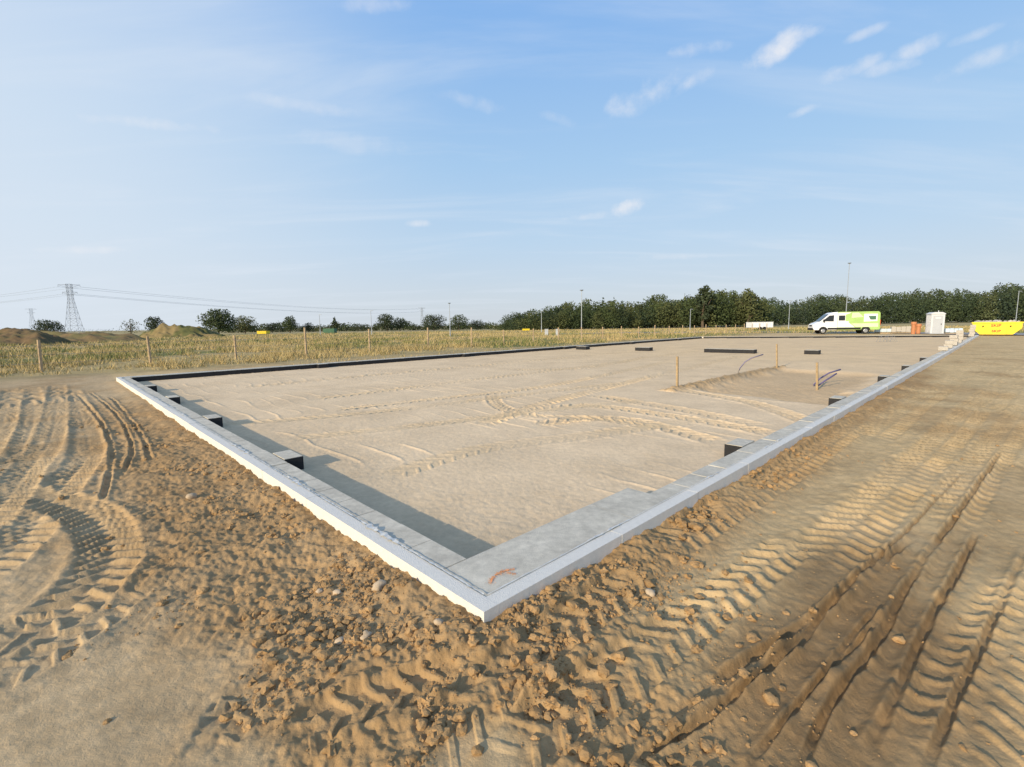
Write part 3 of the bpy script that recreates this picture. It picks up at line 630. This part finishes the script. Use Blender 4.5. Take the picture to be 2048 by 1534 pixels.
# ------------------------------------------------------------------ van
vp = G(1685,668); van = empty('van', (vp.x,vp.y,ZO+.055), math.radians(163), 'white and lime green high roof delivery van parked beyond the foundation', 'van')
hw = .98
cab = [(3.32,.45),(3.44,.62),(3.44,.95),(3.34,1.16),(3.1,1.30),(2.72,1.44),(1.78,2.34),(1.45,2.52),(.9,2.57),(.9,.45)]
mb = MB(); mb.prism(cab,-hw,hw); mb.build('cab', M['white'], van, bevel=.04, smooth=False)
cargo = [(.898,.45),(.898,2.57),(-3.2,2.58),(-3.38,2.4),(-3.42,.5),(-3.35,.45)]
mb = MB(); mb.prism(cargo,-hw,hw); body = mb.build('cargo_body', M['green'], van, bevel=.04)
for s in (-1,1):
    y = s*(hw+.004)
    def sheet(name, pts, m, par=van, yy=y):
        mb = MB(); mb.prism(pts, yy-.006, yy+.006); return mb.build(name, m, par)
    sheet('side_window', [(2.5,1.5),(1.78,2.16),(1.3,2.2),(1.3,1.46)], M['glass'])
    sheet('side_window', [(.80,1.55),(.80,2.15),(.15,2.15),(.15,1.55)], M['glass'], yy=y*1.004)
    sheet('white_graphic', [(.88,.75),(-.9,.75),(-.2,1.35),(-.3,1.48),(.10,1.48),(.10,2.24),(-.5,2.48),(.88,2.48)], M['white'], yy=y*.999)
    sheet('pale_graphic', [(-.5,1.85),(-1.7,1.95),(-1.2,2.45),(-.55,2.45)], M['greenlight'])
    sheet('pale_graphic', [(-1.0,.78),(-3.2,.78),(-3.2,1.2),(-.5,1.2)], M['greenlight'])
    sheet('lettering_band', [(-1.75,1.4),(-3.1,1.45),(-3.1,2.3),(-1.75,2.3)], M['white'])
    sheet('picture_panel', [(-2.4,1.62),(-2.95,1.62),(-2.95,2.05),(-2.2,2.05)], M['darkgreen'], yy=y*1.008)
    sheet('lower_trim', [(1.9,.5),(-1.5,.5),(-1.5,.72),(1.9,.72)], M['black'])
    mb = MB(); mb.box((2.35,s*(hw+.14),1.55),(.12,.2,.34)); mb.build('wing_mirror', M['black'], van, bevel=.02)
    mb = MB(); mb.box((3.32,s*.72,1.0),(.25,.36,.22)); mb.build('headlight', M['lampglass'], van, bevel=.03)
    mb = MB(); mb.box((-3.42,s*.9,1.3),(.06,.12,.6)); mb.build('tail_light', M['red'], van)
    for xx in (2.35,-2.0):
        mb = MB(); mb.tube([(xx,s*(hw-.22),.34),(xx,s*(hw+.012),.34)],.35,20); wo = mb.build('wheel', M['black'], van)
        mb = MB(); mb.tube([(xx,s*(hw+.0125),.34),(xx,s*(hw+.03),.34)],[.22,.18],14); mb.build('rim', M['rim'], wo)
        sheet('wheel_arch', [(xx+.46*math.cos(t),.40+.46*math.sin(t)) for t in np.linspace(0,math.pi,14)], M['black'], yy=s*(hw+.002))
mb = MB(); mb.add([(2.70,-.86,1.48),(2.70,.86,1.48),(1.83,.8,2.31),(1.83,-.8,2.31)],[(0,1,2,3)]); o = mb.build('windscreen', M['glass'], van); o.location = (.03,0,.03)
mb = MB(); mb.box((3.42,0,.58),(.2,1.9,.26)); mb.build('front_bumper', M['black'], van, bevel=.03)
mb = MB(); mb.box((3.43,0,.98),(.06,1.0,.16)); mb.build('grille', M['black'], van)
# ------------------------------------------------------------------ portable toilet
tp = G(1868,668); to = empty('portable_toilet', (tp.x,tp.y,ZO+.02), math.radians(-20), 'white portable toilet cabin with a domed roof', 'portable toilet')
mb = MB(); mb.box((0,0,1.1),(1.2,1.2,2.05))
for k in range(5):
    mb.box((-.604,-.4+.2*k,1.1),(.03,.06,1.8)); mb.box((.604,-.4+.2*k,1.1),(.03,.06,1.8))
mb.build('cabin', M['toilet'], to)
mb = MB(); mb.box((0,-.615,1.05),(.85,.03,1.85)); d = mb.build('door', M['toiletgrey'], to, bevel=.008)
mb = MB(); mb.box((.3,-.64,1.05),(.05,.03,.16)); mb.build('handle', M['black'], d)
mb = MB(); mb.box((0,-.635,1.72),(.5,.02,.2)); mb.build('vent_grille', M['toilet'], d)
mb = MB(); mb.prism([(-.66,2.12),(.66,2.12),(.66,2.2),(.35,2.36),(-.35,2.36),(-.66,2.2)],-.66,.66); mb.build('roof', M['toilet'], to, bevel=.03)
mb = MB(); mb.box((0,0,.04),(1.3,1.3,.1)); mb.build('skid_base', M['toiletgrey'], to)
mb = MB(); mb.tube([(.4,.45,2.2),(.4,.45,2.55)],.05,8); mb.build('vent_pipe', M['toiletgrey'], to)
# ------------------------------------------------------------------ skip
kp = G(1991,671); sk = empty('skip', (kp.x,kp.y,ZO), math.radians(-44), 'yellow waste skip with red lettering at the end of the right wall', 'skip')
sk.scale = (.96,.96,.94)
mb = MB(); tub = [(-1.15,.12),(1.15,.12),(1.72,.75),(1.72,1.32),(-1.72,1.32),(-1.72,.75)]
mb.prism(tub,-.85,.85); mb.build('tub', M['yellow'], sk, bevel=.02)
mb = MB(); mb.box((0,-.88,1.30),(3.56,.1,.12)); mb.box((0,.88,1.30),(3.56,.1,.12)); mb.box((-1.75,0,1.30),(.1,1.66,.12)); mb.box((1.75,0,1.30),(.1,1.66,.12)); mb.build('rim', M['yellow'], sk, bevel=.01)
for x_ in (-1.3,-.75,.75,1.3):
    mb = MB(); mb.box((x_,-.875,.78 if abs(x_) > 1 else .68),(.08,.05,.85 if abs(x_) > 1 else 1.05)); mb.build('rib', M['yellow'], sk)
for s in (-1,1):
    for x_ in (-.95,.95):
        mb = MB(); mb.tube([(x_,s*.9,.95),(x_,s*1.04,.95)],.06,8); mb.build('lifting_lug', M['black'], sk)
def text(body, size, loc, m, parent):
    cu = bpy.data.curves.new('t','FONT'); cu.body = body; cu.size = size; cu.align_x = 'CENTER'; cu.align_y = 'CENTER'; cu.extrude = .004; cu.offset = .008
    ob = bpy.data.objects.new('t', cu); COL.objects.link(ob); dg = bpy.context.evaluated_depsgraph_get(); me = bpy.data.meshes.new_from_object(ob.evaluated_get(dg)); bpy.data.objects.remove(ob)
    me.transform(Matrix.Translation(loc) @ Matrix.Rotation(math.pi/2,4,'X')); me.materials.clear(); me.materials.append(m); o = bpy.data.objects.new('lettering', me); COL.objects.link(o); o.parent = parent; return o
text('SKIP',.38,(-.05,-.862,1.0),M['red'],sk); text('SKIP',.35,(.0,-.862,.45),M['red'],sk)
Vs=[];Fs=[];nb=0
for k in range(26):
    v,f = tmpl[k%7]; s = random.uniform(.1,.24); Vs.append(v*s+np.array((random.uniform(-1.4,1.4),random.uniform(-.6,.6),1.24+random.uniform(0,.1)))); Fs.append(f+nb); nb += len(v)
o = np_mesh('rubble', np.concatenate(Vs), np.concatenate(Fs), M['rubble'], smooth=False); o.location = sk.location; o.rotation_euler = sk.rotation_euler; tag(o,'grey rubble heaped in the yellow skip','rubble',kind='stuff')
# ------------------------------------------------------------------ materials by the toilet
for a,hp,lab in ((1826,24,'left upright orange drain pipe beside the toilet cabin'),(1836,20,'right upright orange drain pipe beside the toilet cabin')):
    p = G(a,668); mb = MB(); h = hp/F*p.y; mb.tube([(0,0,0),(0,0,h-.3),(0,0,h-.29),(0,0,h)],[.2,.2,.26,.26],12); o = mb.build('drain_pipe', M['terracotta'], org=(0,0,0)); o.location = p; tag(o,lab,'pipe','orange drain pipes')
for a,b,l,h,m,lab in ((1772,667,2.2,.45,'wrap','low pallet of pale blue wrapped material right of the van'),(1800,667,1.8,.7,'looseblock','pallet of grey blocks between the van and the orange pipes'),(1905,668,1.4,.5,'wrap','pallet of wrapped material just right of the toilet cabin')):
    p = G(a,b); r = empty('loaded_pallet', p, math.radians(-30), lab, 'pallet'); mb = MB()
    for k in (-1,0,1): mb.box((0,k*.45,.06),(l,.1,.12))
    mb.box((0,0,.135),(l,1.1,.03)); mb.build('pallet_base', M['pallet'], r)
    mb = MB()
    for k in range(4): mb.box((-l/2+l/8+k*l/4,0,.152+h/2),(l/4-.02,1.0,h*(.8+.2*random.random())))
    mb.build('load', M[m], r, bevel=.02)
# white trailer, containers, cabinets
def cont(px, base, wpx, hpx, Y, m, name, lab, cat, wheels=False):
    b = at(px,base,Y); b.z = ZO; w = wpx/F*Y; h = hpx/F*Y; r = empty(name, b, 0, lab, cat); z0 = .5 if wheels else .1
    mb = MB(); mb.box((0,0,z0+h/2),(w,2.2,h))
    for k in range(9): mb.box((-w/2+w*(k+.5)/9,-1.12,z0+h/2),(w*.04,.06,h*.9))
    mb.build('body', M[m], r)
    mb = MB(); mb.box((0,0,z0+h+.04),(w+.08,2.3,.08)); mb.build('roof', M[m], r)
    mb = MB()
    if wheels:
        for x_ in (-.4,.4):
            mb = MB(); mb.tube([(x_,-1.15,.33),(x_,-.95,.33)],.33,12); mb.build('wheel', M['black'], r)
        mb = MB(); mb.box((-w/2-.5,0,.45),(1.0,.1,.1)); mb.build('drawbar', M['black'], r)
    else: mb.box((0,0,.04),(w*.96,2.1,.1)); mb.build('base_frame', M['black'], r)
cont(1519,650,42,10,92,'white','site_trailer','low white box trailer in front of the wood','trailer',True)
cont(527,664,18,5,140,'yellow','container','small yellow container under the broad pale tree','container')
cont(660,664,22,8,140,'darkgreen','container','small dark green container under the slim cone shaped tree','container')
cont(1052,659,14,3,130,'yellow','container','tiny yellow container at the left end of the wood','container')
for a,lab in ((1093,'left of two pale utility cabinets in the grass'),(1115,'right of two pale utility cabinets in the grass')):
    p = G(a,671); r = empty('utility_cabinet', p, 0, lab, 'cabinet'); mb = MB(); mb.box((0,0,.45),(.5,.3,.9)); mb.build('housing', M['toiletgrey'], r, bevel=.02); mb = MB(); mb.box((0,0,.93),(.56,.36,.05)); mb.build('lid', M['toilet'], r)
# ------------------------------------------------------------------ light
EL = math.radians(18.5); SXY = Vector((-.645,-.764))
to_sun = Vector((SXY.x*math.cos(EL),SXY.y*math.cos(EL),math.sin(EL)))
sl = bpy.data.lights.new('sun','SUN'); sl.energy = 4.9; sl.angle = math.radians(.5); sl.color = (1,.86,.64)
so = bpy.data.objects.new('sun', sl); COL.objects.link(so); so.rotation_euler = to_sun.to_track_quat('Z','Y').to_euler()
w = bpy.data.worlds.new('World'); SC.world = w; w.use_nodes = True; nt = w.node_tree; L = nt.links
bg = nt.nodes['Background']; ST = .11; bg.inputs['Strength'].default_value = ST
sky = nd(nt,'ShaderNodeTexSky', sky_type='NISHITA'); sky.sun_disc = False; sky.sun_elevation = EL; sky.sun_rotation = math.atan2(SXY.x,SXY.y); sky.air_density = 1; sky.dust_density = 1.2; sky.ozone_density = 2
tc = nd(nt,'ShaderNodeTexCoord'); D = tc.outputs['Generated']; sx = nd(nt,'ShaderNodeSeparateXYZ'); L.new(D, sx.inputs[0])
def math_(op, a, b=None, clamp=False, c=None):
    n = nd(nt,'ShaderNodeMath', operation=op, use_clamp=clamp)
    for i, v in enumerate((a,b,c)):
        if v is None: continue
        if isinstance(v,(int,float)): n.inputs[i].default_value = v
        else: L.new(v, n.inputs[i])
    return n.outputs[0]
def mixc(f, a, b):
    n = nd(nt,'ShaderNodeMix', data_type='RGBA')
    if isinstance(f,(int,float)): n.inputs[0].default_value = f
    else: L.new(f, n.inputs[0])
    for i, v in ((6,a),(7,b)):
        if isinstance(v, tuple): n.inputs[i].default_value = (*v,1)
        else: L.new(v, n.inputs[i])
    return n.outputs[2]
def sc_(c): return tuple(k/ST for k in c)
rp = nd(nt,'ShaderNodeValToRGB'); L.new(sx.outputs['Z'], rp.inputs[0]); cr_ = rp.color_ramp
stops = ((0,(.66,.715,.775)),(.06,(.63,.715,.81)),(.16,(.53,.695,.875)),(.30,(.41,.63,.895)),(.52,(.26,.495,.89)),(.9,(.18,.38,.80)))
while len(cr_.elements) < len(stops): cr_.elements.new(.5)
for e_, (p, c) in zip(cr_.elements, stops): e_.position = p; e_.color = (*c,1)
vs = nd(nt,'ShaderNodeVectorMath', operation='SCALE'); L.new(rp.outputs[0], vs.inputs[0]); vs.inputs['Scale'].default_value = 1/ST
base = mixc(.9, sky.outputs[0], vs.outputs[0])
lf = nd(nt,'ShaderNodeMapRange', interpolation_type='SMOOTHSTEP'); L.new(math_('MULTIPLY',sx.outputs['X'],-1.0), lf.inputs[0]); lf.inputs[1].default_value = .05; lf.inputs[2].default_value = .85; lf.inputs[3].default_value = 0; lf.inputs[4].default_value = .75
base = mixc(lf.outputs[0], base, sc_((.74,.82,.91)))
# thin streaky high cloud
dv = nd(nt,'ShaderNodeVectorMath', operation='DIVIDE'); zz = math_('MAXIMUM', math_('ADD', sx.outputs['Z'], .12), .05); cb = nd(nt,'ShaderNodeCombineXYZ')
for i in range(3): L.new(zz, cb.inputs[i])
L.new(D, dv.inputs[0]); L.new(cb.outputs[0], dv.inputs[1])
mp = nd(nt,'ShaderNodeMapping'); L.new(dv.outputs[0], mp.inputs[0]); mp.inputs['Rotation'].default_value = (0,0,.35); mp.inputs['Scale'].default_value = (.55,2.2,0)
n1 = nd(nt,'ShaderNodeTexNoise'); L.new(mp.outputs[0], n1.inputs[0]); n1.inputs['Scale'].default_value = 1.1; n1.inputs['Detail'].default_value = 7; n1.inputs['Roughness'].default_value = .58; n1.inputs['Distortion'].default_value = .5
ci_ = nd(nt,'ShaderNodeMapRange', interpolation_type='SMOOTHSTEP'); L.new(n1.outputs[0], ci_.inputs[0]); ci_.inputs[1].default_value = .45; ci_.inputs[2].default_value = .80; ci_.inputs[4].default_value = .42
base = mixc(ci_.outputs[0], base, sc_((.75,.82,.91)))
# puffs
n2 = nd(nt,'ShaderNodeTexNoise'); L.new(D, n2.inputs[0]); n2.inputs['Scale'].default_value = 20; n2.inputs['Detail'].default_value = 9; n2.inputs['Roughness'].default_value = .6
nz_ = math_('MULTIPLY', math_('SUBTRACT', n2.outputs[0], .5), 3.6)
tot = None
for (px,py,wx,wy,rot,dn) in ((1555,98,66,26,.50,.9),(1600,72,46,12,.3,.5),(1290,190,80,30,.40,.6),(1400,97,66,15,.1,.5),(1385,165,50,17,.5,.55),(1690,142,60,17,.35,.55),(1732,66,44,11,.4,.5),(1838,95,46,19,.5,.6),(1780,135,50,15,.2,.5),(1970,120,84,22,.45,.5),(1950,70,44,12,.4,.45),(1605,222,34,10,.4,.5),(1253,416,38,15,.2,.9),(1180,432,60,9,.1,.5),(840,447,32,8,0,.55),(1340,513,66,7,0,.35),(760,10,80,16,.0,.35),(950,205,70,16,-.2,.32),(1115,238,46,12,-.3,.25),(310,247,110,13,-.1,.4),(600,210,140,13,-.15,.28),(720,290,140,20,-.1,.22),(170,500,66,9,0,.45)):
    c = ray(px,py).normalized(); e1 = (ray(px+5,py).normalized()-c).normalized(); e2 = e1.cross(c).normalized()
    if e2.z < 0: e2 = -e2
    ca, sa = math.cos(rot), math.sin(rot); f1 = e1*ca+e2*sa; f2 = e2*ca-e1*sa; kl = ray(px,py).length
    def dt(v, s, off):
        n = nd(nt,'ShaderNodeVectorMath', operation='DOT_PRODUCT'); L.new(D, n.inputs[0]); n.inputs[1].default_value = tuple(v*s); return math_('SUBTRACT', n.outputs['Value'], v.dot(c)*s)
    a = dt(f1, F*kl/wx, 0); b = dt(f2, F*kl/wy, 0)
    r2 = math_('ADD', math_('MULTIPLY',a,a), math_('MULTIPLY',b,b)); s_ = math_('SUBTRACT', 1.0, r2)
    v = math_('ADD', math_('MAXIMUM', s_, -3), nz_)
    mr = nd(nt,'ShaderNodeMapRange', interpolation_type='SMOOTHSTEP'); L.new(v, mr.inputs[0]); mr.inputs[1].default_value = -.1; mr.inputs[2].default_value = 1.8; mr.inputs[4].default_value = dn
    inb = math_('GREATER_THAN', s_, -2.9); o_ = math_('MULTIPLY', mr.outputs[0], inb)
    tot = o_ if tot is None else math_('MAXIMUM', tot, o_)
base = mixc(tot, base, sc_((.86,.87,.91)))
L.new(base, bg.inputs['Color'])
